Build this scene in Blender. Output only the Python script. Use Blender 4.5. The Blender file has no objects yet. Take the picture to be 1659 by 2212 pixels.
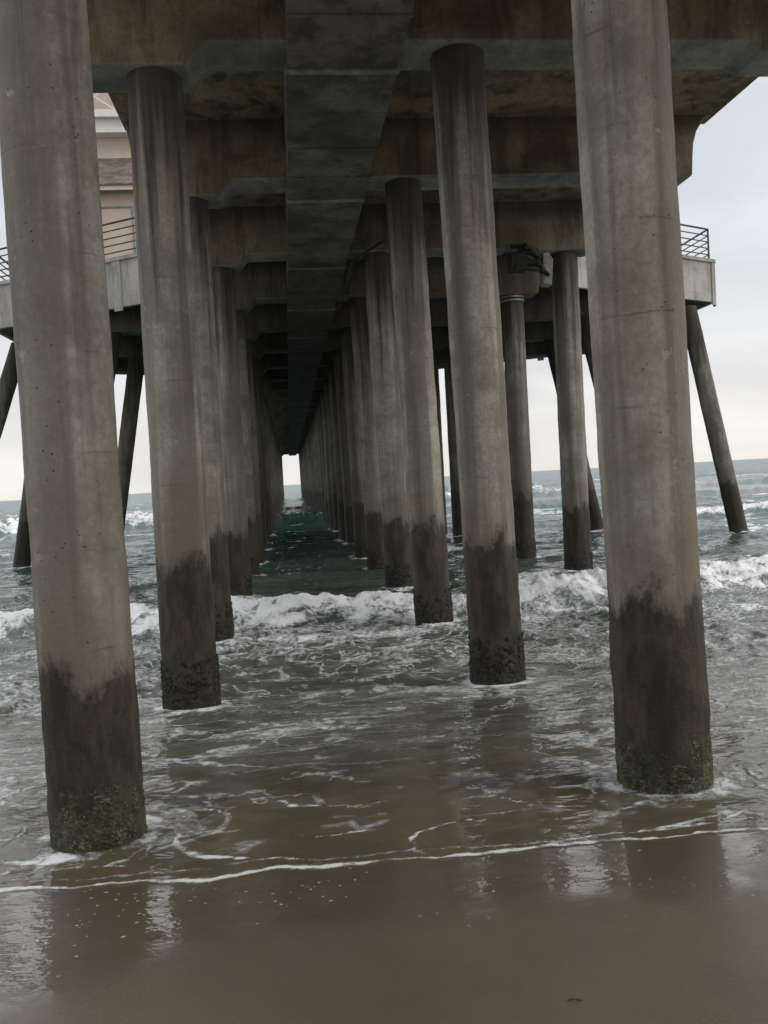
import bpy, bmesh, math, random
import numpy as np
from mathutils import Vector, Matrix, noise as mnoise
random.seed(4); rng = np.random.RandomState(7)
C = bpy.context.scene.collection
S = 2.2                      # metres per unit of camera height above the swash
CAMZ = 1.21*S
YAW, PITCH, ROLL = math.radians(6.2), math.radians(2.17), math.radians(3.2)
def Z(h): return (h+1.21)*S
# ------------------------------------------------------------------ camera
cam = bpy.data.cameras.new('camera'); co = bpy.data.objects.new('camera', cam); C.objects.link(co)
cam.sensor_fit = 'VERTICAL'; cam.sensor_height = 24; cam.lens = 24*1852/2212
cam.clip_start = .05; cam.clip_end = 30000
co.matrix_world = (Matrix.Translation((0,0,CAMZ)) @ Matrix.Rotation(-YAW,4,'Z')
    @ Matrix.Rotation(math.pi/2-PITCH,4,'X') @ Matrix.Rotation(-ROLL,4,'Z'))
bpy.context.scene.camera = co
def ground(px, py, z):
    d = (co.matrix_world.to_3x3() @ Vector(((px-829.5)/1852, -(py-1106)/1852, -1)))
    t = (z-CAMZ)/d.z
    return d.x*t, d.y*t
# ------------------------------------------------------------------ node helper
class NT:
    def __init__(s, name):
        s.m = bpy.data.materials.new(name); s.m.use_nodes = True
        s.t = s.m.node_tree; s.n = s.t.nodes; s.n.clear()
        s.out = s.n.new('ShaderNodeOutputMaterial'); s.b = s.n.new('ShaderNodeBsdfPrincipled')
        s.t.links.new(s.b.outputs[0], s.out.inputs[0])
        s.geo = s.n.new('ShaderNodeNewGeometry'); s.pos = s.geo.outputs['Position']
        sp = s.n.new('ShaderNodeSeparateXYZ'); s.link(s.pos, sp.inputs[0]); s.x, s.y, s.z = sp.outputs
    def link(s, a, b):
        if isinstance(a, bpy.types.NodeSocket): s.t.links.new(a, b)
        else:
            if b.type == 'RGBA' and len(a) == 3: a = (*a, 1)
            b.default_value = a
    def math(s, op, a, b=0., c=None, clamp=False):
        n = s.n.new('ShaderNodeMath'); n.operation = op; n.use_clamp = clamp
        s.link(a, n.inputs[0]); s.link(b, n.inputs[1])
        if c is not None: s.link(c, n.inputs[2])
        return n.outputs[0]
    def scale(s, v, sc):
        n = s.n.new('ShaderNodeVectorMath'); n.operation = 'MULTIPLY'
        s.link(v, n.inputs[0]); n.inputs[1].default_value = sc; return n.outputs[0]
    def vadd(s, v, w):
        n = s.n.new('ShaderNodeVectorMath'); n.operation = 'ADD'
        s.link(v, n.inputs[0]); s.link(w, n.inputs[1]); return n.outputs[0]
    def noise(s, v, scale, detail=4, rough=.55, col=False, dist=0.):
        n = s.n.new('ShaderNodeTexNoise'); s.link(v, n.inputs['Vector'])
        n.inputs['Scale'].default_value = scale; n.inputs['Detail'].default_value = detail
        n.inputs['Roughness'].default_value = rough; n.inputs['Distortion'].default_value = dist
        return n.outputs['Color'] if col else n.outputs['Fac']
    def vor(s, v, scale, feature='F1'):
        n = s.n.new('ShaderNodeTexVoronoi'); n.feature = feature
        s.link(v, n.inputs['Vector']); n.inputs['Scale'].default_value = scale
        return n.outputs['Distance']
    def rng(s, v, a, b, c=0., d=1., smooth=True):
        n = s.n.new('ShaderNodeMapRange'); n.interpolation_type = 'SMOOTHSTEP' if smooth else 'LINEAR'
        for i, k in enumerate((v, a, b, c, d)): s.link(k, n.inputs[i])
        return n.outputs[0]
    def mix(s, f, a, b, mode='MIX'):
        n = s.n.new('ShaderNodeMix'); n.data_type = 'RGBA'; n.blend_type = mode
        s.link(f, n.inputs[0]); s.link(a, n.inputs[6]); s.link(b, n.inputs[7]); return n.outputs[2]
    def attr(s, name):
        n = s.n.new('ShaderNodeAttribute'); n.attribute_name = name; return n.outputs['Fac']
    def bump(s, h, dist, strength=1., nrm=None):
        n = s.n.new('ShaderNodeBump'); s.link(h, n.inputs['Height'])
        n.inputs['Distance'].default_value = dist; n.inputs['Strength'].default_value = strength
        if nrm: s.link(nrm, n.inputs['Normal'])
        return n.outputs[0]
    def set(s, **k):
        for a, v in k.items(): s.link(v, s.b.inputs[a.replace('_', ' ')])
        return s.m
    def rnd(s):
        s.oi = s.n.new('ShaderNodeObjectInfo'); return s.oi.outputs['Random']

def simple(name, col, rough=.7, metal=0., var=.25, sc=3.):
    m = NT(name); f = m.noise(m.pos, sc, 4)
    c = m.mix(m.rng(f, .3, .7), tuple(x*(1-var) for x in col), tuple(min(1, x*(1+var)) for x in col))
    return m.set(Base_Color=c, Roughness=rough, Metallic=metal, Normal=m.bump(m.noise(m.pos, sc*12, 3), .01, .4))

# pile concrete ------------------------------------------------------
def pile_mat():
    m = NT('pile_concrete'); r = m.rnd()
    sc = m.n.new('ShaderNodeSeparateColor'); m.link(m.oi.outputs['Color'], sc.inputs[0]); tideoff = sc.outputs[0]
    cmb = m.n.new('ShaderNodeCombineXYZ'); m.link(m.math('MULTIPLY', r, 37.), cmb.inputs[0]); m.link(m.math('MULTIPLY', r, 91.), cmb.inputs[1])
    m.link(m.math('MULTIPLY', r, 13.), cmb.inputs[2])
    p = m.vadd(m.pos, cmb.outputs[0])
    streak = m.noise(m.scale(p, (8., 8., .30)), 1., 4, .6)
    streak2 = m.noise(m.scale(p, (3.4, 3.4, .10)), 1., 3, .5)
    blot = m.noise(p, 1.5, 7, .70)
    fine = m.noise(p, 22., 5, .7)
    c = m.mix(m.rng(blot, .35, .65), (.300, .280, .240), (.575, .548, .490))
    c = m.mix(m.rng(m.noise(p, .7, 5, .7), .50, .62, 0, .4), c, (.35, .285, .205))
    c = m.mix(m.rng(streak, .48, .68, 0, .65), c, (.175, .155, .132))
    c = m.mix(m.rng(streak2, .46, .60, 0, .7), c, (.195, .172, .146))
    c = m.mix(m.rng(fine, .3, .75, 0, .45), c, (.165, .148, .128))
    scab = m.math('MULTIPLY', m.rng(m.noise(p, 5.2, 5, .7), .63, .67), m.rng(fine, .38, .55))
    c = m.mix(m.math('MULTIPLY', scab, .4), c, (.62, .59, .53))
    pit = m.rng(m.vor(p, 16.), .05, .12, 1, 0)
    pit = m.math('MULTIPLY', pit, m.rng(m.noise(p, 4., 2), .46, .56))
    c = m.mix(m.math('MULTIPLY', pit, .85), c, (.06, .05, .04))
    zz = m.math('ADD', m.z, m.math('MULTIPLY', m.noise(p, 2.2, 4, .6), .10))
    lin = m.math('PINGPONG', m.math('ADD', zz, m.math('MULTIPLY', r, .6)), .30)
    crack = m.math('MULTIPLY', m.rng(lin, .0, .011, 1, 0), m.rng(m.noise(p, 3.2, 4), .47, .62))
    c = m.mix(m.math('MULTIPLY', crack, .5), c, (.10, .085, .072))
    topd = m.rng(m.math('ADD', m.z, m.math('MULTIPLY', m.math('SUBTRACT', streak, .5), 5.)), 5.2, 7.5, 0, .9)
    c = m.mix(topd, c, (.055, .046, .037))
    tn = m.noise(m.scale(p, (4., 4., 1.8)), 1., 7, .68)
    zt = m.math('ADD', m.z, m.math('MULTIPLY', m.math('SUBTRACT', tn, .5), 1.1))
    zt = m.math('ADD', zt, m.math('MULTIPLY', m.math('SUBTRACT', fine, .5), .25))
    zt = m.math('ADD', zt, m.math('MULTIPLY', m.math('SUBTRACT', tideoff, .5), .7))
    tide = m.rng(zt, 1.68, 1.90, 1, 0)
    halo = m.rng(zt, 1.7, 3.1, .58, 0)
    c = m.mix(halo, c, (.165, .132, .092))
    dk = m.mix(m.rng(m.noise(m.scale(p, (1.4, 1.4, .5)), 4., 6, .7), .36, .72), (.018, .015, .011), (.082, .064, .043))
    c = m.mix(m.math('MULTIPLY', tide, .93), c, dk)
    alg = m.math('MULTIPLY', m.rng(m.math('ADD', m.z, m.math('MULTIPLY', blot, .8)), .8, 1.4, 1, 0), m.rng(m.noise(p, 6., 4), .4, .6))
    c = m.mix(m.math('MULTIPLY', alg, .5), c, (.045, .050, .024))
    c = m.mix(m.rng(m.y, 9., 34., 0, .62), c, (.03, .027, .023))  # shade among the far piles painted into their colour, deepening seaward
    rough = m.rng(tide, 0, 1, .82, .55)
    h = m.math('ADD', m.math('MULTIPLY', fine, .6), m.math('MULTIPLY', blot, .8))
    h = m.math('SUBTRACT', h, m.math('MULTIPLY', pit, .6))
    return m.set(Base_Color=c, Roughness=rough, Specular_IOR_Level=.3, Normal=m.bump(h, .014, .9))
def crust_mat(name, d1, d2, k):
    m = NT(name); p = m.pos
    v = m.vor(p, 50.); n = m.noise(p, 12., 6, .75)
    c = m.mix(m.rng(n, .38, .62), d1, d2)
    w = m.math('MULTIPLY', m.rng(v, .15, .5, 1, 0), m.rng(m.noise(p, 8., 6, .7), .44, .62))
    c = m.mix(m.math('MULTIPLY', w, k), c, (.30, .29, .24))
    return m.set(Base_Color=c, Roughness=.7, Specular_IOR_Level=.35, Normal=m.bump(m.math('SUBTRACT', n, v), .010, 1.))
def cap_mat(name, a, b, stain, k=.6):
    m = NT(name); p = m.pos
    n = m.noise(p, 1.1, 7, .64); f = m.noise(p, 14., 6, .72)
    s = m.noise(m.scale(p, (2.6, 2.2, .45)), 1., 5, .65)
    c = m.mix(m.rng(n, .30, .70), a, b)
    c = m.mix(m.rng(s, .45, .66, 0, k), c, stain)
    c = m.mix(m.rng(m.noise(p, .4, 6, .62, dist=.5), .46, .64, 0, k), c, stain)
    c = m.mix(m.rng(f, .4, .75, 0, .40), c, stain)
    pl = m.math('PINGPONG', m.math('ADD', m.x, m.math('MULTIPLY', n, .04)), .61)
    c = m.mix(m.math('MULTIPLY', m.rng(pl, .0, .012, .5, 0), m.rng(n, .4, .6)), c, stain)
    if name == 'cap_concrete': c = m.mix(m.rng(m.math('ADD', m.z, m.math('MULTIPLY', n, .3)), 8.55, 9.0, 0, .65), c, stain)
    if 'fascia' not in name: c = m.mix(m.rng(m.y, 9., 34., 0, .68), c, (.028, .026, .023))  # painted shade: underside colour darkens towards the far end of the pier
    return m.set(Base_Color=c, Roughness=.85, Specular_IOR_Level=.35, Normal=m.bump(m.math('ADD', f, n), .03, .7))
M = {}
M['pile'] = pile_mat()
M['crust'] = crust_mat('algae_barnacle_crust', (.036, .034, .022), (.088, .086, .046), .75)
M['mussel'] = crust_mat('dark_mussel_crust', (.014, .012, .010), (.048, .042, .030), .22)
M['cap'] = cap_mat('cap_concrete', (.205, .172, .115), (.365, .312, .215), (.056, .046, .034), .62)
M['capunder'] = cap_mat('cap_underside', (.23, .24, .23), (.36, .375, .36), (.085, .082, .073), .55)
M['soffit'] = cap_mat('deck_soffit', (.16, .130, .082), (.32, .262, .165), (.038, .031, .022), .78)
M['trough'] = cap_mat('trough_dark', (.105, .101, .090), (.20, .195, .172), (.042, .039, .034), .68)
M['fascia'] = cap_mat('fascia_concrete', (.38, .37, .335), (.50, .49, .45), (.22, .20, .17))
M['rail'] = simple('rail_metal', (.055, .06, .06), .5, .3)
M['pipe'] = simple('pipe_metal', (.035, .031, .026), .8, .1, .4, 9)
M['pipewhite'] = simple('bracket_grey', (.28, .28, .255), .6, 0, .3, 9)
M['wall'] = simple('stucco_cream', (.60, .51, .43), .85, 0, .06, 2)
M['white'] = simple('white_paint', (.74, .72, .67), .6, 0, .05)
M['teal'] = simple('teal_trim', (.17, .25, .245), .5)
M['cream'] = simple('cream_panel', (.54, .45, .38), .6, 0, .05)
M['black'] = simple('black_metal', (.02, .02, .02), .5)
M['kelp'] = simple('kelp', (.07, .05, .03), .5, 0, .4, 30)
def roof_mat():
    m = NT('roof_shingle'); n = m.noise(m.pos, 2.5, 6, .7); v = m.vor(m.scale(m.pos, (3., 3., 8.)), 1.)
    c = m.mix(m.rng(n, .35, .65), (.13, .102, .085), (.22, .18, .15))
    c = m.mix(m.rng(v, .3, .8, 0, .6), c, (.07, .057, .048))
    return m.set(Base_Color=c, Roughness=.85)
M['roof'] = roof_mat()
# ------------------------------------------------------------------ objects
def obj(name, bm, mats, parent=None, smooth=False, loc=None):
    me = bpy.data.meshes.new(name); 
    bmesh.ops.recalc_face_normals(bm, faces=bm.faces)
    bm.to_mesh(me); bm.free()
    for x in (mats if isinstance(mats, (list, tuple)) else [mats]): me.materials.append(x)
    if smooth:
        me.polygons.foreach_set('use_smooth', [True]*len(me.polygons))
    o = bpy.data.objects.new(name, me); C.objects.link(o)
    if parent: o.parent = parent
    if loc: o.location = loc
    return o
def thing(name, label, cat, loc=(0,0,0), group=None):
    o = bpy.data.objects.new(name, None); C.objects.link(o); o.location = loc
    o.empty_display_size = .2
    o['label'] = label; o['category'] = cat
    if group: o['group'] = group
    return o
def tag(o, label, cat, group=None):
    o['label'] = label; o['category'] = cat
    if group: o['group'] = group
    return o
def box(bm, x0, x1, y0, y1, z0, z1, mi=0):
    v = [bm.verts.new((x, y, z)) for z in (z0, z1) for y in (y0, y1) for x in (x0, x1)]
    for f in ((0,1,3,2), (4,6,7,5), (0,4,5,1), (2,3,7,6), (0,2,6,4), (1,5,7,3)):
        bm.faces.new([v[i] for i in f]).material_index = mi
def tube(bm, a, b, r, n=8, r2=None):
    a, b = Vector(a), Vector(b); d = (b-a).normalized()
    u = d.orthogonal().normalized(); w = d.cross(u); r2 = r if r2 is None else r2
    A = [bm.verts.new(a+(u*math.cos(t)+w*math.sin(t))*r) for t in [2*math.pi*i/n for i in range(n)]]
    B = [bm.verts.new(b+(u*math.cos(t)+w*math.sin(t))*r2) for t in [2*math.pi*i/n for i in range(n)]]
    for i in range(n): bm.faces.new((A[i], A[(i+1)%n], B[(i+1)%n], B[i]))
    bm.faces.new(A[::-1]); bm.faces.new(B)
def prism(bm, pts, y0, y1, under=None):
    A = [bm.verts.new((x, y0, z)) for x, z in pts]; B = [bm.verts.new((x, y1, z)) for x, z in pts]
    n = len(pts)
    bm.faces.new(A); bm.faces.new(B[::-1])
    for i in range(n):
        f = bm.faces.new((A[i], B[i], B[(i+1)%n], A[(i+1)%n]))
        f.normal_update()
        dx = pts[(i+1)%n][0]-pts[i][0]
        if under is not None and dx > 0 and abs(pts[(i+1)%n][1]-pts[i][1]) < abs(dx)*2.5: f.material_index = under
R0 = .141*S
def octring():
    pts = []
    rc = .21
    a = R0-rc
    for k in range(8):
        t = math.radians(22.5+45*k)
        cx, cy = a/math.cos(math.radians(22.5))*math.cos(t), a/math.cos(math.radians(22.5))*math.sin(t)
        for j in range(4):
            q = t+math.radians(-22.5+15*j)
            pts.append((cx+rc*math.cos(q), cy+rc*math.sin(q)))
    return pts
OR = octring()
def shaft_bm(a, b, seed, k=1.):
    a, b = Vector(a), Vector(b); L = (b-a).length; n = int(L/.12); bm = bmesh.new(); rows = []
    for i in range(n+1):
        c = a.lerp(b, i/n); ring = []
        for (x, y) in OR:
            p = Vector((x*k, y*k, 0)); q = Vector((x*2.2+seed*7, y*2.2, c.z*1.3))
            d = mnoise.noise(q)*.010 + mnoise.noise(q*4)*.005
            if c.z < 1.9: d += (mnoise.noise(q*6)*.014+.006)*min(1, (1.9-c.z)/.6)
            p *= 1+d/R0
            ring.append(bm.verts.new(c+p))
        rows.append(ring)
    m = len(OR)
    for i in range(n):
        for j in range(m): bm.faces.new((rows[i][j], rows[i][(j+1)%m], rows[i+1][(j+1)%m], rows[i+1][j]))
    bm.faces.new(rows[0][::-1]); bm.faces.new(rows[-1])
    return bm
def crust_bm(z0, z1, seed, thick):
    bm = bmesh.new(); rows = []; m = 170; n = int((z1-z0)/.012)
    base = [Vector((x, y, 0)) for x, y in OR]
    for i in range(n+1):
        z = z0+(z1-z0)*i/n; ring = []
        for j in range(m):
            f = j/m*len(base); p = base[int(f) % 32].lerp(base[(int(f)+1) % 32], f-int(f))
            q = Vector((p.x*9+seed*11, p.y*9, z*9))
            nn = mnoise.noise(q)*.3+mnoise.noise(q*3)*.45+mnoise.noise(q*8)*.6
            edge = (i/n-.66-.5*mnoise.noise(Vector((p.x*5, p.y*5+seed, 3)))-.5*mnoise.noise(q*2.)-.4*mnoise.noise(q*6))*1.8
            t = .007+thick*(.6+nn) - max(0, edge)*(thick*1.2+.014)
            ring.append(bm.verts.new(p*(1+t/R0)+Vector((0, 0, z))))
        rows.append(ring)
    for i in range(n):
        for j in range(m): bm.faces.new((rows[i][j], rows[i][(j+1)%m], rows[i+1][(j+1)%m], rows[i+1][j]))
    return bm
def at_h(px, py, Y):
    d = (co.matrix_world.to_3x3() @ Vector(((px-829.5)/1852, -(py-1106)/1852, -1))); t = Y/d.y
    return Vector((0,0,CAMZ))+d*t
# ------------------------------------------------------------------ the pier
pier = thing('pier', 'long concrete pier seen from underneath, its rows of tall stained piles standing in surf', 'pier', (1.17*S, 2.53*S, 0))
def attach(o):
    o.parent = pier; o.matrix_parent_inverse = Matrix.Translation(-Vector(pier.location)); return o
SL = .0025
YR = [2.53+2.2*i if i == 0 else 4.76+2.17*(i-1) for i in range(33)]
def rise(y): return max(0, y-4)*SL*S + .045*S*min(1, max(0, (y-4.9)/1.8))
XR = [-.60, 1.118, 3.10]
protos = []
for v in range(4):
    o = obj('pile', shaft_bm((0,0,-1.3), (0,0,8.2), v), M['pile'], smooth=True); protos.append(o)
crp = {}
for v in range(3):
    crp[('big', v)] = obj('barnacle_crust', crust_bm(.25, .90, v, .006), M['crust'], smooth=True)
    crp[('low', v)] = obj('mussel_crust', crust_bm(-.4, .66, v+5, .024), M['mussel'], smooth=True)
usedp, usedc = set(), set()
piles_xy = []
TO = {(0,0): .78, (0,1): .50, (1,0): .45, (1,1): .42, (2,0): .3, (2,1): .5}
rt = random.Random(12)
for i, y in enumerate(YR):
    for j, x in enumerate(XR):
        if j == 2 and i < 2: continue
        if i == 0: x = (-.605, 1.11)[j]
        if i == 2 and j == 0: x = -.665
        v = (i*3+j*5) % 4
        if v in usedp: o = protos[v].copy(); C.objects.link(o)
        else: o = protos[v]; usedp.add(v)
        k = (.89, .96)[j] if i == 0 else (1.02 if i < 3 else 1.)
        lean = (.005, -.0150, 0)[j]
        if j == 1 and i == 2: lean = -.018
        if i > 4: lean *= .7
        if i == 0: lean = (-.003, -.0165)[j]
        o.location = (x*S, y*S, 0); o.scale = (k, k, 1); o.rotation_euler = (0, lean, 0); attach(o)
        o.color = (TO.get((i, j), rt.uniform(.15, .9)), 0, 0, 1)
        piles_xy.append((x*S, y*S, R0*k, i))
        if i == 0: o['label'] = ('nearest pile on the left, dark below the tide line with a green barnacled foot', 'nearest pile on the right, dark wet lower third and pale barnacles at its foot')[j]
        if i == 1: o['label'] = ('second pile of the left row, standing in the shallow wash', 'second pile of the middle row, rising from shallow foam')[j]
        if i == 4 and j == 2:
            bm = bmesh.new(); zc = at_h(1100, 642, y*S).z
            for q in range(4): tube(bm, (0,0,zc-.16+.1*q), (0,0,zc-.11+.1*q), R0+.04, 28)
            obj('ribbed_collar', bm, M['pipewhite'], o)
            o['label'] = 'thin pile right of centre with a ribbed collar near its top'
        if i < 6:
            kind = 'big' if i == 0 else 'low'; v = (i+j) % 3
            cp = crp[(kind, v)]
            if (kind, v) in usedc: c = cp.copy(); C.objects.link(c)
            else: c = cp; usedc.add((kind, v))
            c.parent = o
for k, c in crp.items():
    if k not in usedc: bpy.data.objects.remove(c)
# caps
zb, zl, zm, zt = Z(2.27), Z(2.20), Z(2.315), Z(2.80)
def capprof():
    P = [(-1.02, zl+.05), (-1.0, zl), (-.40, zl), (-.29, zm), (2.70, zm),
         (2.78, zb), (3.36, zb), (3.42, zb+.03), (3.43, Z(2.44)), (3.44, Z(2.54)), (3.47, Z(2.64)), (3.53, Z(2.73)), (3.60, zt-.01), (-1.08, zt-.01),
         (-1.05, Z(2.6))]
    return [(x*S if abs(x) < 20 else x, z) for x, z in P]
bm = bmesh.new(); prism(bm, capprof(), -.17*S, .17*S, under=1)
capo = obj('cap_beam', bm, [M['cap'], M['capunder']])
bv = capo.modifiers.new('b', 'BEVEL'); bv.width = .035; bv.segments = 3; bv.limit_method = 'ANGLE'
caps_y = [YR[0]-2.2] + YR
for i, y in enumerate(caps_y):
    o = capo if i == 0 else capo.copy()
    if i: C.objects.link(o)
    o.location = (0, y*S, rise(y)); attach(o)
# deck slabs, one per bay
bm = bmesh.new(); hb = 1.1*S-.012
box(bm, -1.10*S, 3.63*S, -hb, hb, Z(2.80), Z(3.12))
box(bm, -1.12*S, -1.0*S, -hb, hb, Z(3.12)+.004, Z(3.2)); box(bm, 3.53*S, 3.65*S, -hb, hb, Z(3.12)+.004, Z(3.2))
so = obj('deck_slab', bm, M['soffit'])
ys = [YR[0]-1.1-2.2*k for k in range(4, 0, -1)] + [y-1.1 if i == 0 else (YR[i-1]+YR[i])/2 for i, y in enumerate(YR)] 
for i, y in enumerate(ys):
    o = so if i == 0 else so.copy()
    if i: C.objects.link(o)
    o.location = (0, y*S, rise(y)-.02); attach(o)
# utility trough under the deck, one length per bay
bm = bmesh.new(); zt0 = Z(2.235)
tx0, tx1 = .118*S, .73*S; Lh = 1.1*S
box(bm, tx0, tx1, -Lh+.03, -.03, zt0, Z(2.27)+.0)
box(bm, tx0+.01, tx1-.01, .03, Lh-.03, zt0+.015, Z(2.27)+.012)
box(bm, tx0+.02, tx0+.10, -Lh+.03, Lh-.03, Z(2.27)+.014, Z(2.77)); box(bm, tx1-.10, tx1-.02, -Lh+.03, Lh-.03, Z(2.27)+.014, Z(2.77))
for q in (-.5, 0, .5):
    box(bm, tx0-.006, tx1+.008, q*Lh-.026, q*Lh+.026, zt0-.009, zt0+.05, 0)
box(bm, tx0-.02, tx1+.02, -Lh-.029, -Lh+.08, zt0-.022, zt0+.05, 1)
tr = obj('utility_trough', bm, [M['trough'], M['capunder']])
bv = tr.modifiers.new('b', 'BEVEL'); bv.width = .012; bv.segments = 2; bv.limit_method = 'ANGLE'
for i, y in enumerate(ys[2:]):
    o = tr if i == 0 else tr.copy()
    if i: C.objects.link(o)
    o.location = (0, y*S, max(0, y-4)*SL*S); attach(o)
# widened platform
Lp = [(-1.12, 11.95), (-4.35, 13.95), (-4.35, 19.), (-1.12, 21.)]
Rp = [(3.66, 11.95), (7.18, 13.75), (7.18, 19.), (3.66, 21.)]
def slab(pts, z0, z1, name, mats, z_off=0):
    bm = bmesh.new(); A = [bm.verts.new((x*S, y*S, z0)) for x, y in pts]; B = [bm.verts.new((x*S, y*S, z1)) for x, y in pts]
    bm.faces.new(A[::-1]); bm.faces.new(B); n = len(pts)
    for i in range(n): bm.faces.new((A[i], A[(i+1)%n], B[(i+1)%n], B[i]))
    return attach(obj(name, bm, mats))
slab(Lp, Z(2.83), Z(3.18), 'platform_slab', M['soffit'])
slab(Rp[::-1], Z(2.83), Z(3.18), 'platform_slab', M['soffit'])
ZF = 3.34
def edgewall(pts, th, z0, z1, name, mat, side):
    for a, b in zip(pts[:-1], pts[1:]):
        a, b = Vector((a[0]*S, a[1]*S, 0)), Vector((b[0]*S, b[1]*S, 0)); d = (b-a).normalized(); n = Vector((-d.y, d.x, 0))*side
        L = (b-a).length; bm = bmesh.new()
        def ob(s0, s1, t0, t1, za, zb_):
            P = [a+d*s0+n*t0, a+d*s1+n*t0, a+d*s1+n*t1, a+d*s0+n*t1]
            lo = [bm.verts.new(p+Vector((0,0,za))) for p in P]; hi = [bm.verts.new(p+Vector((0,0,zb_))) for p in P]
            bm.faces.new(lo[::-1]); bm.faces.new(hi)
            for i in range(4): bm.faces.new((lo[i], lo[(i+1)%4], hi[(i+1)%4], hi[i]))
        ob(0, L, .003, th, z0, z1-.12)
        ob(-.05, L+.05, -.02, th+.06, z1-.118, z1)          # coping
        k = max(2, int(L/2.4))
        for i in range(k+1): ob(max(0, L*i/k-.16), min(L, L*i/k+.16), th+.002, th+.05, z0-.12, z1-.13)
        attach(obj(name, bm, mat))
edgewall(Lp, .16, Z(2.64), Z(ZF), 'platform_fascia', M['fascia'], 1)
edgewall(Rp, .16, Z(2.64), Z(ZF), 'platform_fascia', M['fascia'], -1)
plat_rows = [5, 6, 7]
for i in plat_rows:
    y = YR[i]
    xl = max(-4.3, -1.1-(y-12.0)*1.6)+.08; xr = min(7.15, 3.5+(y-12.0)*1.95)-.05
    for x0, x1 in ((xl, -1.13), (3.67, xr)):
        bm = bmesh.new()
        if x0 < 0: P = [(x0, Z(2.60)), (x0+.35, Z(2.44)), (x1, Z(2.40)), (x1, Z(2.82)), (x0, Z(2.82))]
        else: P = [(x0, Z(2.40)), (x1-.5, Z(2.44)), (x1-.12, Z(2.52)), (x1, Z(2.68)), (x1, Z(2.82)), (x0, Z(2.82))]
        prism(bm, [(a*S, b) for a, b in P], y*S-.36, y*S+.36, under=1)
        attach(obj('platform_beam', bm, [M['cap'], M['capunder']]))
def raked(xt, xb, y, seed, yb=None, label=None):
    yb = y if yb is None else yb
    zt_, zb_ = Z(2.5), 0
    dx = (xb-xt)/(zt_-zb_)*S
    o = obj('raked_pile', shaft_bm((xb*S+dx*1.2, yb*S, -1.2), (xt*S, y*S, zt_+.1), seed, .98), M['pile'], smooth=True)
    o.color = (.4, 0, 0, 1)
    attach(o); piles_xy.append((xb*S, yb*S, R0, 9))
    if label: o['label'] = label
raked(6.66, 7.24, YR[5]+.1, 1, 13.2, label='raked pile under the right end of the platform, slanting outward into the sea')
raked(4.98, 5.72, YR[6], 2)
raked(6.6, 7.3, YR[6], 3)
raked(4.86, 5.65, YR[5], 4)
raked(-2.50, -3.20, YR[6], 5)
raked(-2.5, -3.3, YR[5], 6)
raked(-4.0, -4.72, YR[6]-.1, 7)
raked(-4.2, -5.6, 14.6, 8)
# ------------------------------------------------------------------ railings on the platform
def railing(name, label, pts):
    t = thing(name, label, 'railing', (pts[1][0]*S, pts[1][1]*S, Z(ZF)))
    inv = Matrix.Translation(-Vector(t.location)); z0 = Z(ZF); H = 1.12
    def part(n, bm, m):
        o = obj(n, bm, m, t); o.matrix_parent_inverse = inv; return o
    P = [Vector((x*S, y*S, z0)) for x, y in pts]
    for k in range(5):
        bm = bmesh.new(); h = .2+(H-.2)*k/4
        for a, b in zip(P[:-1], P[1:]): tube(bm, a+Vector((0,0,h)), b+Vector((0,0,h)), .035 if k == 4 else .022, 8)
        part('top_rail' if k == 4 else 'rail', bm, M['rail'])
    for a, b in zip(P[:-1], P[1:]):
        n = max(1, round((b-a).length/2.2))
        for i in range(n+1):
            if i == n and b is not P[-1]: continue
            p = a.lerp(b, i/n); bm = bmesh.new(); tube(bm, p, p+Vector((0,0,H)), .035, 8); tube(bm, p, p+Vector((0,0,.03)), .08, 8)
            part('post', bm, M['rail'])
def inset(pts, s): return [(x+s, y-.03) for x, y in pts]
railing('railing', 'dark five-bar metal railing along the left platform edge, before the beige building', inset(Lp, .02))
railing('railing', 'dark five-bar metal railing on the right end of the platform against the sky', inset(Rp, -.02))
# ------------------------------------------------------------------ building on the platform
bld = thing('pier_building', 'pinkish beige building with shingled skirt roof and teal window trim on the platform', 'building', (-.2*S, 16.*S, Z(3.18)))
binv = Matrix.Translation(-Vector(bld.location))
def bpart(n, bm, m, parent=None, label=None):
    o = obj(n, bm, m, parent or bld); 
    if not parent: o.matrix_parent_inverse = binv
    if label: o['label'] = label
    return o
bx0, bx1, by0, by1 = -3.28*S, 3.9*S, 14.6*S, 18.4*S
RA, RB, RC, RD = 4.98, 5.66, 6.0, 6.34
bm = bmesh.new(); box(bm, bx0, bx1, by0, by1, Z(3.18)+.004, Z(5.2)); bpart('lower_wall', bm, M['wall'])
bm = bmesh.new(); box(bm, bx0+.55, bx1-.55, by0+1.0, by1-1.0, Z(5.2)+.003, Z(RC)); bpart('upper_wall', bm, M['wall'])
bm = bmesh.new()   # skirt roof, stepped courses
n = 8
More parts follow.
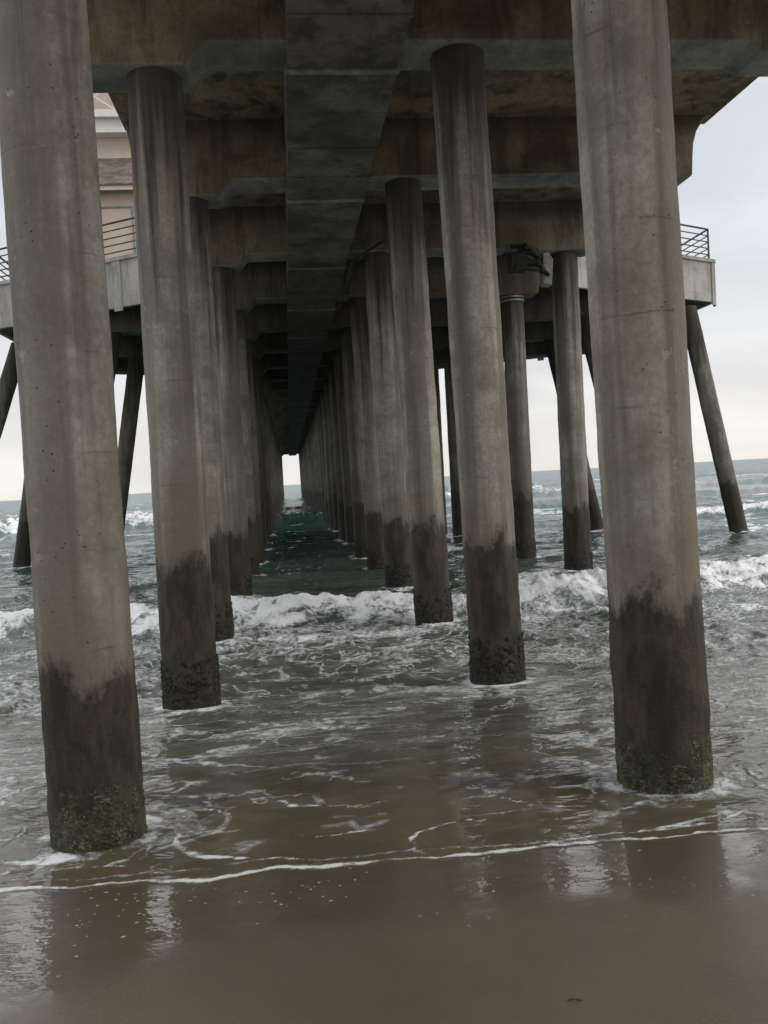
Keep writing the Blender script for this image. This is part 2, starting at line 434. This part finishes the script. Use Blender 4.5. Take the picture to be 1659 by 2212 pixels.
for k in range(n):
    f0 = k/n
    def off(f): return .5-1.05*f, .5-1.55*f
    (ox, oy), (px_, py_) = off(f0), off(f0+1/n)
    z0 = Z(RA)+(Z(RB)-Z(RA))*f0; z1 = z0+.05+(Z(RB)-Z(RA))/n
    lo = [(bx0-ox, by0-oy), (bx1+ox, by0-oy), (bx1+ox, by1+oy), (bx0-ox, by1+oy)]
    hi = [(bx0-px_, by0-py_), (bx1+px_, by0-py_), (bx1+px_, by1+py_), (bx0-px_, by1+py_)]
    A = [bm.verts.new((x, y, z0)) for x, y in lo]; B = [bm.verts.new((x, y, z0+.055)) for x, y in lo]; D = [bm.verts.new((x, y, z1)) for x, y in hi]
    for i in range(4):
        j = (i+1) % 4
        bm.faces.new((A[i], A[j], B[j], B[i])); bm.faces.new((B[i], B[j], D[j], D[i]))
    if k == 0: bm.faces.new(A[::-1])
roof = bpart('skirt_roof', bm, M['roof'])
bm = bmesh.new(); box(bm, bx0-.46, bx1+.46, by0-.46, by0-.40, Z(RA)-.16, Z(RA)-.004); bpart('eave_board', bm, M['cream'])
bm = bmesh.new(); box(bm, bx0+.3, bx1-.3, by0+.5, by1-.5, Z(RC)+.003, Z(RC+.22)); box(bm, bx0+.1, bx1-.1, by0+.3, by1-.3, Z(RC+.22)+.003, Z(RD)); bpart('balcony_ledge', bm, M['white'])
bm = bmesh.new()
LX0, LX1, LY = bx0+.25, bx1-.25, by0+.45
box(bm, LX0, LX1, LY-.06, LY+.04, Z(RD+.45), Z(RD+.52))
nn = 10
for k in range(nn):
    xa = LX0+(LX1-LX0)*k/nn; xb = LX0+(LX1-LX0)*(k+1)/nn
    box(bm, xa-.04, xa+.04, LY-.02, LY+.05, Z(RD)+.003, Z(RD+.45)-.003)
    tube(bm, (xa+.04, LY+.015, Z(RD+.02)), (xb-.04, LY+.015, Z(RD+.44)), .03, 6); tube(bm, (xb-.04, LY+.02, Z(RD+.02)), (xa+.04, LY+.02, Z(RD+.44)), .03, 6)
bpart('balcony_lattice', bm, M['white'])
bm = bmesh.new(); box(bm, bx0+.45, bx1-.45, by0+1., by1-1.5, Z(RD)+.003, Z(7.8)); bpart('top_wall', bm, M['cream'])
for k, wx in enumerate((-3.04, -1.2, .7, 2.5)):
    x0, x1 = wx*S, (wx+.74)*S; z0, z1 = Z(3.4), Z(4.68); t = .055; bm = bmesh.new()
    for (a, b, c, d) in ((x0-t, x1+t, z1, z1+t), (x0-t, x1+t, z0-t, z0), (x0-t, x0, z0, z1), (x1, x1+t, z0, z1)):
        box(bm, a, b, by0-.05, by0-.003, c, d)
    w = bpart('window', bm, M['teal'])
    bm = bmesh.new(); box(bm, x0+.002, x1-.002, by0-.02, by0-.004, z0+.002, z1-.002); g = obj('pane', bm, M['cream'], w)
# ------------------------------------------------------------------ pipes and fittings under the deck
a = at_h(1085, 545, (YR[3]-.19)*S); b = at_h(1160, 545, (YR[3]-.19)*S)
t = thing('pipe_cluster', 'small tangle of dark pipes beneath the deck, left of the outer right piles', 'pipes', a)
inv = Matrix.Translation(-Vector(t.location)); rr = random.Random(5); Yp = (YR[3]-.19)*S
for k in range(6):
    bm = bmesh.new(); zz = a.z+.10-.11*k; q0 = a.x+rr.uniform(-.05, .35); q1 = b.x-rr.uniform(0, .4); dz = rr.uniform(-.12, .05); yk = Yp-.06-.07*k
    tube(bm, (q0, yk, zz), (q1, yk, zz+dz), .05, 10)
    tube(bm, (q1, yk, zz+dz), (q1+.12, yk-.05, zz+dz-.14), .05, 10)
    tube(bm, (q1-.05, yk, zz+dz+.01), (q1+.03, yk, zz+dz-.01), .075, 10)
    o = obj('pipe', bm, M['pipe'], t); o.matrix_parent_inverse = inv
bm = bmesh.new(); box(bm, a.x+.1, a.x+.45, Yp-.42, Yp-.02, a.z-.5, a.z-.15); o = obj('valve_box', bm, M['pipe'], t); o.matrix_parent_inverse = inv
bm = bmesh.new(); a = Vector((.78*S, (YR[3]-.3)*S, Z(2.24))); b = Vector((.78*S, (YR[3]+1.8)*S, Z(2.22)))
tube(bm, a, b, .03, 8); tube(bm, a, (1.1*S, (YR[3]-.45)*S, Z(2.40)), .03, 8)
tag(obj('conduit', bm, M['pipe']), 'thin dark conduit bending off the right edge of the trough toward a middle pile', 'conduit')
pb = at_h(1178, 585, (YR[3]-.25)*S); x0, y0, z0 = pb.x, pb.y, pb.z
bm = bmesh.new()
prism(bm, [(x0-.14, z0-.34), (x0+.06, z0-.38), (x0+.12, z0+.2), (x0+.02, z0+.36), (x0-.10, z0+.34)], y0-.25, y0+.05)
tag(obj('hanging_bracket', bm, M['pipewhite']), 'pale metal bracket hanging below the deck beside the outer right pile', 'bracket')
p = at_h(947, 787, 15*S)
lt = thing('floodlight', 'small black floodlight fixed to a far pile on the right, against the sky', 'light', p)
bm = bmesh.new(); box(bm, -.02, .30, -.03, .03, .16, .2); obj('arm', bm, M['black'], lt)
bm = bmesh.new(); box(bm, -.1, .1, -.12, .08, -.12, .13); bmesh.ops.bevel(bm, geom=bm.edges[:], offset=.03, segments=2); obj('lamp_head', bm, M['black'], lt)
# ------------------------------------------------------------------ numpy noise
perm = rng.permutation(256); perm = np.concatenate([perm, perm]); ga = rng.rand(256)*2*np.pi; gx, gy = np.cos(ga), np.sin(ga)
def pn(x, y):
    xi, yi = np.floor(x).astype(int), np.floor(y).astype(int); xf, yf = x-xi, y-yi; xi &= 255; yi &= 255
    u, v = xf*xf*xf*(xf*(xf*6-15)+10), yf*yf*yf*(yf*(yf*6-15)+10)
    def g(a, b, dx, dy):
        h = perm[perm[a & 255]+(b & 255)]; return gx[h]*dx+gy[h]*dy
    n00, n10, n01, n11 = g(xi, yi, xf, yf), g(xi+1, yi, xf-1, yf), g(xi, yi+1, xf, yf-1), g(xi+1, yi+1, xf-1, yf-1)
    return 1.5*((n00*(1-u)+n10*u)*(1-v)+(n01*(1-u)+n11*u)*v)
def fbm(x, y, o=4, r_=.5):
    r = 0; a = 1
    for k in range(o): r = r+a*pn(x*2**k+17*k, y*2**k+5*k); a *= r_
    return r
def sst(a, b, x): t = np.clip((x-a)/(b-a), 0, 1); return t*t*(3-2*t)
def base(Y):
    z = .079*.5*np.logaddexp(0, (11.4-Y)/.5)
    z = z+.085*.25*np.logaddexp(0, (4.9-Y)/.25)-.11*.3*np.logaddexp(0, (2.2-Y)/.3)
    return z
def edge(X): return 4.63-.085*X+.07*pn(X*.9, X*0+.3)+.05*pn(X*2.7, X*0+9.3)+.025*pn(X*8, X*0+3.3)-.05*sst(-1.5,-3.5,X)
def grid(name, Xg, Yg, Zg, mat, attrs={}):
    n, m = Xg.shape; me = bpy.data.meshes.new(name)
    co_ = np.stack([Xg, Yg, Zg], -1).reshape(-1, 3).astype(np.float32)
    idx = np.arange(n*m).reshape(n, m)
    q = np.stack([idx[:-1, :-1], idx[:-1, 1:], idx[1:, 1:], idx[1:, :-1]], -1).reshape(-1, 4)
    me.vertices.add(n*m); me.vertices.foreach_set('co', co_.ravel())
    me.loops.add(q.size); me.loops.foreach_set('vertex_index', q.ravel().astype(np.int32))
    me.polygons.add(len(q)); me.polygons.foreach_set('loop_start', np.arange(0, q.size, 4, dtype=np.int32)); me.polygons.foreach_set('loop_total', np.full(len(q), 4, dtype=np.int32))
    me.update(); me.validate()
    me.polygons.foreach_set('use_smooth', np.ones(len(me.polygons), dtype=bool))
    for k, v in attrs.items():
        a = me.attributes.new(k, 'FLOAT', 'POINT'); a.data.foreach_set('value', v.ravel().astype(np.float32))
    me.materials.append(mat); o = bpy.data.objects.new(name, me); C.objects.link(o); o['kind'] = 'structure'; return o
# ------------------------------------------------------------------ sand
def sand_mat():
    m = NT('wet_sand'); p = m.pos
    n = m.noise(p, .8, 4, .55); g = m.noise(p, 160., 3, .7)
    c = m.mix(m.rng(n, .35, .65), (.140, .105, .067), (.190, .147, .096))
    c = m.mix(m.rng(g, .32, .72, 0, .5), c, (.070, .052, .034))
    yy = m.math('ADD', m.y, m.math('MULTIPLY', m.math('SUBTRACT', n, .5), 1.7))
    yy = m.math('ADD', yy, m.math('MULTIPLY', m.x, -.13))
    wet = m.rng(yy, 3.1, 4.15)
    c = m.mix(m.math('MULTIPLY', wet, .42), c, (.080, .060, .036))
    w = m.vadd(p, m.scale(m.noise(p, 5., 3, col=True), (.12, .12, 0)))
    v = m.vor(w, 17.)
    fl = m.math('MULTIPLY', m.rng(v, .10, .17, 1, 0), m.rng(m.noise(p, 1.5, 3), .50, .58))
    fl = m.math('MULTIPLY', fl, m.rng(m.y, 3.3, 3.7))
    c = m.mix(fl, c, (.7, .7, .68))
    pat = m.rng(m.noise(p, 2.6, 4, .6), .36, .56)
    m.set(Base_Color=c, Roughness=m.rng(wet, 0, 1, .55, .35), Coat_Weight=m.math('MULTIPLY', m.rng(wet, 0, 1, .30, 1.), m.rng(pat, 0, 1, .75, 1.)), Coat_Roughness=m.math('ADD', m.rng(wet, 0, 1, .32, .05), m.rng(pat, 0, 1, .09, 0.)), Coat_IOR=1.6)
    m.set(Normal=m.bump(m.math('ADD', g, m.math('MULTIPLY', m.noise(p, 30., 4), .8)), .004, .6))
    nb = m.bump(m.noise(m.scale(p, (1.5, 2.2, 1.)), 1.3, 5, .55), .03, .42); m.set(Coat_Normal=nb)
    return m.m
ysn = np.concatenate([np.linspace(-90, -2, 30), np.linspace(-1.8, 9, 240), np.linspace(9.3, 40, 20)])
xsn = np.concatenate([np.linspace(-160, -8, 30), np.linspace(-7.5, 7.5, 260), np.linspace(8, 160, 30)])
Xg, Yg = np.meshgrid(xsn, ysn)
Zs = base(np.maximum(Yg, -12)) - np.maximum(0, Yg-7.2)*.08 + .008*fbm(Xg*.8, Yg*.8, 3)*sst(4.3, 3.2, Yg)
grid('sand', Xg, Yg, Zs, sand_mat())
# ------------------------------------------------------------------ sea
y = [3.6]
while y[-1] < 60: y.append(y[-1]+max(.02, .0045*y[-1]))
while y[-1] < 9000: y.append(y[-1]*1.03)
ysn = np.array(y); sN = np.linspace(-1, 1, 860); sN = sN*.5+.5*sN**5
Yg = np.repeat(ysn[:, None], len(sN), 1)
Xg = Yg*.1 + sN[None, :]*(11+1.25*Yg)
B = base(Yg); E = edge(Xg)
film = np.minimum(.05, .003+.022*(Yg-E))
film = np.where(Yg < E, .003+.15*(Yg-E), film)
Zw = B+film-.10*sst(8., 11, Yg)*sst(16.8, 15.2, Yg)
swash = sst(4.9, 7.5, Yg); off = sst(8, 13, Yg)
Zw = Zw + swash*.014*fbm(Xg*.9, Yg*1.8, 3)
ridge = 1-np.abs(fbm(Xg*.45+3*pn(Xg*.2, Yg*.2), Yg*.8, 3))
Zw = Zw + off*(.12*(ridge-.62)*np.clip(1.3-Yg/120, .3, 1)+.010*fbm(Xg*1.6, Yg*2.6, 3)*np.clip(1.5-Yg/60, 0, 1))
far = sst(17, 30, Yg)
under = sst(-3.4, -1.8, Xg-.0*Yg)*sst(5.2, 3.2, Xg)          # sheltered water between the rows
Zw = Zw + far*(.08*np.sin(Yg*.62+Xg*.07+2.2*pn(Xg*.05, Yg*.04))+.10*fbm(Xg*.22, Yg*.45, 3))*np.clip(1.25-Yg/900, 0, 1)
yb = 17.0+.7*pn(Xg*.16, Xg*0+2)+.55*pn(Xg*.55, Xg*0+5)+.25*pn(Xg*1.7, Xg*0+8)+.05*np.maximum(0, Xg-5)
t = Yg-yb; A = .46*(.85+.50*pn(Xg*.22+4, Xg*0+7)+.30*pn(Xg*.8, Xg*0+1)+.12*pn(Xg*2.3, Xg*0+1))
tur = np.abs(fbm(Xg*2.6, Yg*2.0, 5, .62)); tur2 = fbm(Xg*3.1+9, Yg*2.4, 4, .6)
prof = np.where(t < 0, np.exp(-(t/.75)**2), np.exp(-(t/1.7)**2))
foamz = np.where(t < 0, np.exp(-(t/(1.4+1.0*pn(Xg*1.1, Xg*0+44)))**2), np.exp(-(t/(.45+.3*pn(Xg*.9, Xg*0+49)))**2))
Zw = Zw + A*prof + foamz*(.075*tur-.02+.025*tur2)
foam = np.clip((.98+.28*tur2+.22*pn(Xg*.7, Yg*.9))*foamz, 0, .93)
lace = .85*np.exp(-((t+2.6)/2.2)**2)+.30*np.exp(-((t-2)/1.5)**2)
def roller(y0, amp, w, mask, fo=.8, seed=0, f=.1):
    global Zw, foam, lace
    yc = y0+w*1.2*pn(Xg*f, Xg*0+seed)+.45*w*pn(Xg*.7, Xg*0+seed+3)+.25*w*pn(Xg*2.1, Xg*0+seed+6); t = Yg-yc
    pr = np.where(t < 0, np.exp(-(t/(w*.45))**2), np.exp(-(t/(w*1.8))**2)); fz = np.exp(-((t+w*.15)/(w*.6))**2)*mask
    Zw = Zw+amp*pr*(.4+.6*mask)+fz*amp*.4*np.abs(fbm(Xg*1.8, Yg*1.8, 4)); foam = np.maximum(foam, fo*fz*(1+.4*pn(Xg*1.3, Yg*1.3))); lace = lace+.4*mask*np.exp(-(t/(w*2))**2)
m1 = sst(-.35, .3, pn(Xg*.25, Xg*0+11)+.35)
nu = 1-.92*under
roller(14.9, .07, .75, m1, .66, 1, .3)
roller(13.2, .05, .60, sst(-.1, .4, pn(Xg*.33, Xg*0+31)), .55, 9, .3)
roller(11.5, .03, .45, sst(.0, .4, pn(Xg*.4, Xg*0+81)), .50, 19, .3)
roller(19.8, .12, .7, sst(-.2, .3, pn(Xg*.3, Xg*0+91))*nu, .70, 22, .15)
roller(23.5, .14, .9, sst(-.1, .4, pn(Xg*.15, Xg*0+21))*nu, .7, 2, .15)
roller(30, .15, 1., sst(.0, .4, pn(Xg*.12, Xg*0+121))*nu, .7, 42, .15)
roller(40., .30, 1.6, sst(-.1, .4, pn(Xg*.06, Xg*0+61)+.1)*nu, .78, 12, .05)
roller(64., .95, 3.2, sst(-2, -8, Xg)*1.0+.75*sst(.1, .3, pn(Xg*.05, Xg*0+41))*sst(4, 8, Xg)+.35*under, .98, 4, .03)
roller(90., .8, 4., sst(.0, .3, pn(Xg*.03, Xg*0+51)+.05)*nu, .85, 5, .03)
roller(140., .8, 5., sst(.0, .3, pn(Xg*.02, Xg*0+71))*nu, .8, 6, .02)
wc = sst(.38, .58, fbm(Xg*.22, Yg*.55, 4))*far*np.clip(1.4-Yg/400, 0, 1)*nu; foam = np.maximum(foam, .66*wc)
d = Yg-E
wl = .030*(1+.9*pn(Xg*2.2, Xg*0+63)+.3*pn(Xg*9, Xg*0+69))
foam = np.maximum(foam, np.clip(.96+.45*pn(Xg*1.7, Xg*0+13)+.35*pn(Xg*6, Xg*0+23), .55, 1.1)*np.exp(-((d-.035)/wl)**2))
d2 = d-.16-.10*pn(Xg*1.1, Xg*0+97)
foam = np.maximum(foam, (.60+.3*pn(Xg*2.1, Xg*0+103))*np.exp(-(d2/.022)**2))
lace = lace + .34*sst(.1, .9, d)*sst(16, 9, Yg) + .20*sst(5.4, 6.8, Yg)*sst(15, 10, Yg)
lace = lace + .36*fbm(Xg*.35, Yg*.5, 3)*sst(5, 7, Yg)
lace = lace + .34*sst(5.4, 6.6, Yg)*sst(20, 14, Yg)*(sst(-1.2, -2.6, Xg)+sst(3.0, 4.6, Xg))
def arc(pts, w, s):
    global foam, Zw
    P = [ground(px, py, .5) for px, py in pts]
    dist = np.full(Xg.shape, 9.)
    msk = (Yg < 9)
    X_, Y_ = Xg[msk], Yg[msk]; dm = np.full(X_.shape, 9.)
    jx = .05*pn(X_*4, Y_*4)+.03*pn(X_*13, Y_*13)
    for a, b in zip(P[:-1], P[1:]):
        ax, ay = a; dx, dy = b[0]-ax, b[1]-ay; L = dx*dx+dy*dy
        tt = np.clip(((X_-ax)*dx+(Y_-ay)*dy)/L, 0, 1); dm = np.minimum(dm, np.hypot(X_-ax-tt*dx+jx, Y_-ay-tt*dy))
    dist[msk] = dm
    s = s*(.9+.6*pn(Xg*3, Yg*3)); w = w*(1+.9*pn(Xg*2+7, Yg*2))
    foam = np.maximum(foam, s*np.exp(-(dist/w)**2))
arc([(315,1752),(365,1768),(385,1800),(384,1830),(410,1850),(455,1862),(520,1866)], .028, .95)
arc([(1010,1775),(950,1788),(905,1808),(880,1832),(895,1855),(925,1864)], .028, .95)
arc([(330,1830),(290,1860),(215,1880),(120,1885)], .03, .9)
arc([(1560,1770),(1480,1800),(1400,1815)], .03, .85)
arc([(400,1735),(470,1740),(500,1755),(470,1780),(430,1790)], .022, .85)
arc([(0,1862),(120,1870),(260,1880)], .03, .75)
arc([(1659,1745),(1560,1790),(1480,1810)], .03, .8)
arc([(560,1700),(640,1730),(760,1735),(850,1720)], .02, .72)
arc([(600,1800),(700,1812),(800,1795)], .015, .70)
arc([(1060,1700),(1140,1740),(1260,1745),(1330,1725)], .022, .72)
arc([(470,1640),(560,1665),(690,1650)], .022, .70)
for (px_, py_, r_, i_) in piles_xy:
    if i_ > 8 and i_ != 9: continue
    dd = np.hypot(Xg-px_, (Yg-py_)*.9)-r_
    foam = np.maximum(foam, (.72 if i_ else .66)*np.exp(-((dd-.06)/(.11+.03*min(i_, 5)))**2)*(1+.6*pn(Xg*3, Yg*3)))
    lace = lace+.45*np.exp(-(dd/.6)**2)
    Zw = Zw+np.where(Yg > 9, .02, .010)*np.exp(-(dd/.15)**2)
lace = np.clip(lace, 0, 1.0)*np.clip(1.3-Yg/60, 0, 1)*(1-.8*under*sst(18, 21, Yg))
Zw = np.where(Yg > 400, Zw*np.clip(1-(Yg-400)/600, 0, 1), Zw)
def sea_mat():
    m = NT('sea_water'); p = m.pos
    fo, la = m.attr('foam'), m.attr('lace')
    flat = m.scale(p, (1., 1., 0.))
    w = m.vadd(flat, m.scale(m.noise(flat, .8, 4, .6, col=True), (2.0, 1.8, 0)))
    w = m.vadd(w, m.scale(m.noise(flat, 4., 3, col=True), (.26, .22, 0)))
    v1 = m.vor(m.scale(w, (.9, 1.25, 1.)), 1.5, 'DISTANCE_TO_EDGE'); v2 = m.vor(m.scale(w, (1., 1.4, 1.)), 3.3, 'DISTANCE_TO_EDGE')
    big = m.noise(flat, .9, 4, .6); fine = m.noise(flat, 13., 5, .7); mid = m.noise(m.scale(flat, (.9, 1.2, 1.)), 2.2, 5, .6)
    wd = m.rng(big, .35, .68, .03, .15)
    l1 = m.rng(v1, 0., wd, 1., 0.); l2 = m.rng(v2, 0., .12, .8, 0.)
    g1 = m.rng(m.math('ADD', m.math('MULTIPLY', m.math('SUBTRACT', mid, .5), 2.6), la), .36, .86)
    g2 = m.rng(m.math('ADD', m.math('MULTIPLY', m.math('SUBTRACT', big, .5), 3.), la), .60, 1.1)
    lace = m.math('MAXIMUM', m.math('MULTIPLY', l1, g1), m.math('MULTIPLY', l2, m.math('MULTIPLY', g2, g1)))
    lace = m.math('MULTIPLY', lace, m.rng(fine, .30, .56))
    th = m.math('SUBTRACT', 1., fo); fn = m.math('ADD', m.math('MULTIPLY', m.math('SUBTRACT', m.math('MULTIPLY', m.math('ADD', fine, mid), .5), .5), 2.8), .5)
    solid = m.rng(fn, m.math('SUBTRACT', th, .16), m.math('ADD', th, .30))
    solid = m.math('MULTIPLY', solid, m.rng(fo, .02, .15))
    f = m.math('MAXIMUM', m.math('MULTIPLY', lace, .80), solid, clamp=True)
    near = m.mix(m.rng(big, .35, .65), (.090, .086, .064), (.138, .134, .106))
    c = m.mix(m.rng(m.y, 8., 17.), near, (.068, .088, .070)); c = m.mix(m.rng(m.y, 17., 40.), c, (.028, .070, .060))
    c = m.mix(m.rng(m.y, 60., 300.), c, (.070, .130, .130))
    c = m.mix(m.rng(m.y, 5., 8.), (.125, .100, .064), c)
    c = m.mix(m.math('MULTIPLY', la, m.rng(mid, .38, .72, 0, .36)), c, (.40, .40, .375))
    fc = m.mix(m.rng(m.math('ADD', m.math('MULTIPLY', fine, .5), m.math('MULTIPLY', mid, .5)), .36, .56), (.60, .62, .63), (.92, .93, .93))
    c = m.mix(f, c, fc)
    rp = m.noise(m.scale(flat, (1., 1.7, 1.)), 2.0, 4, .48, dist=.3)
    amp = m.rng(m.y, 5., 12., .12, .80)
    h = m.math('MULTIPLY', rp, amp)
    h = m.math('ADD', h, m.math('MULTIPLY', m.math('MULTIPLY', f, m.math('ADD', fine, mid)), .18))
    return m.set(Base_Color=c, Roughness=m.math('MAXIMUM', m.math('MULTIPLY', f, .75), m.rng(m.y, 15., 200., .08, .28)), IOR=1.42, Normal=m.bump(h, .14, .9))
grid('sea', Xg, Yg, Zw, sea_mat(), {'foam': np.clip(foam, 0, 1), 'lace': lace})
x, yy = ground(1240, 2168, .80); zz = float(base(np.array(yy)))
x, yy = ground(1240, 2168, zz); zz = float(base(np.array(yy)))
bm = bmesh.new()
pts = [(-.022, 0, .002), (-.009, .004, .004), (.006, .0, .005), (.018, -.005, .003), (.026, -.003, .001)]
for a, b in zip(pts[:-1], pts[1:]): tube(bm, a, b, .0028, 7)
for v in bm.verts: v.co += Vector((mnoise.noise(v.co*90), mnoise.noise(v.co*90+Vector((5,5,5))), 0))*.002
tag(obj('seaweed_scrap', bm, M['kelp'], smooth=True, loc=(x, yy, zz)), 'tiny brown scrap of seaweed lying on the bare wet sand', 'seaweed')
# ------------------------------------------------------------------ world and sun
W = bpy.data.worlds.new('World'); bpy.context.scene.world = W; W.use_nodes = True
t = W.node_tree; n = t.nodes; n.clear(); L = t.links.new
EL, AZ = math.radians(33), math.radians(115)
out = n.new('ShaderNodeOutputWorld'); sky = n.new('ShaderNodeTexSky'); sky.sky_type = 'NISHITA'; sky.sun_disc = False
sky.sun_elevation = EL; sky.sun_rotation = AZ; sky.dust_density = 3
b1 = n.new('ShaderNodeBackground'); b1.inputs[1].default_value = .05; L(sky.outputs[0], b1.inputs[0])
tc = n.new('ShaderNodeTexCoord'); sp = n.new('ShaderNodeSeparateXYZ'); L(tc.outputs['Generated'], sp.inputs[0])
cr = n.new('ShaderNodeValToRGB'); L(sp.outputs[2], cr.inputs[0]); e = cr.color_ramp.elements
e[0].position = 0; e[0].color = (.98, .935, .88, 1); e[1].position = 1; e[1].color = (1.8, 1.8, 1.8, 1)
for ps, cl in ((.05, (.98, .96, .935, 1)), (.13, (.89, .895, .91, 1)), (.28, (.76, .80, .86, 1)), (.5, (.74, .78, .84, 1)), (.65, (1.3, 1.31, 1.33, 1))):
    k = e.new(ps); k.color = cl
mp = n.new('ShaderNodeMapping'); mp.inputs['Scale'].default_value = (2.2, 2.2, 9.); L(tc.outputs['Generated'], mp.inputs[0])
nz = n.new('ShaderNodeTexNoise'); nz.inputs['Scale'].default_value = 1.4; nz.inputs['Detail'].default_value = 6; nz.inputs['Distortion'].default_value = .5; L(mp.outputs[0], nz.inputs[0])
mr = n.new('ShaderNodeMapRange'); L(nz.outputs[0], mr.inputs[0]); mr.inputs[1].default_value = .3; mr.inputs[2].default_value = .7; mr.inputs[3].default_value = .84; mr.inputs[4].default_value = 1.10
mx = n.new('ShaderNodeMix'); mx.data_type = 'RGBA'; mx.blend_type = 'MULTIPLY'; mx.inputs[0].default_value = 1
L(cr.outputs[0], mx.inputs[6]); L(mr.outputs[0], mx.inputs[7])
b2 = n.new('ShaderNodeBackground'); L(mx.outputs[2], b2.inputs[0]); b2.inputs[1].default_value = 1.
ms = n.new('ShaderNodeMixShader'); ms.inputs[0].default_value = .92; L(b1.outputs[0], ms.inputs[1]); L(b2.outputs[0], ms.inputs[2]); L(ms.outputs[0], out.inputs[0])
sl = bpy.data.lights.new('sun', 'SUN'); sl.energy = 1.1; sl.angle = math.radians(28); sl.color = (1, .955, .89)
s = bpy.data.objects.new('sun', sl); C.objects.link(s)
dv = Vector((math.sin(AZ)*math.cos(EL), math.cos(AZ)*math.cos(EL), math.sin(EL))); s.rotation_euler = dv.to_track_quat('Z', 'Y').to_euler()
vs = bpy.context.scene.view_settings; vs.view_transform = 'Standard'; vs.look = 'None'; vs.exposure = 0
print('sea verts', Xg.size)
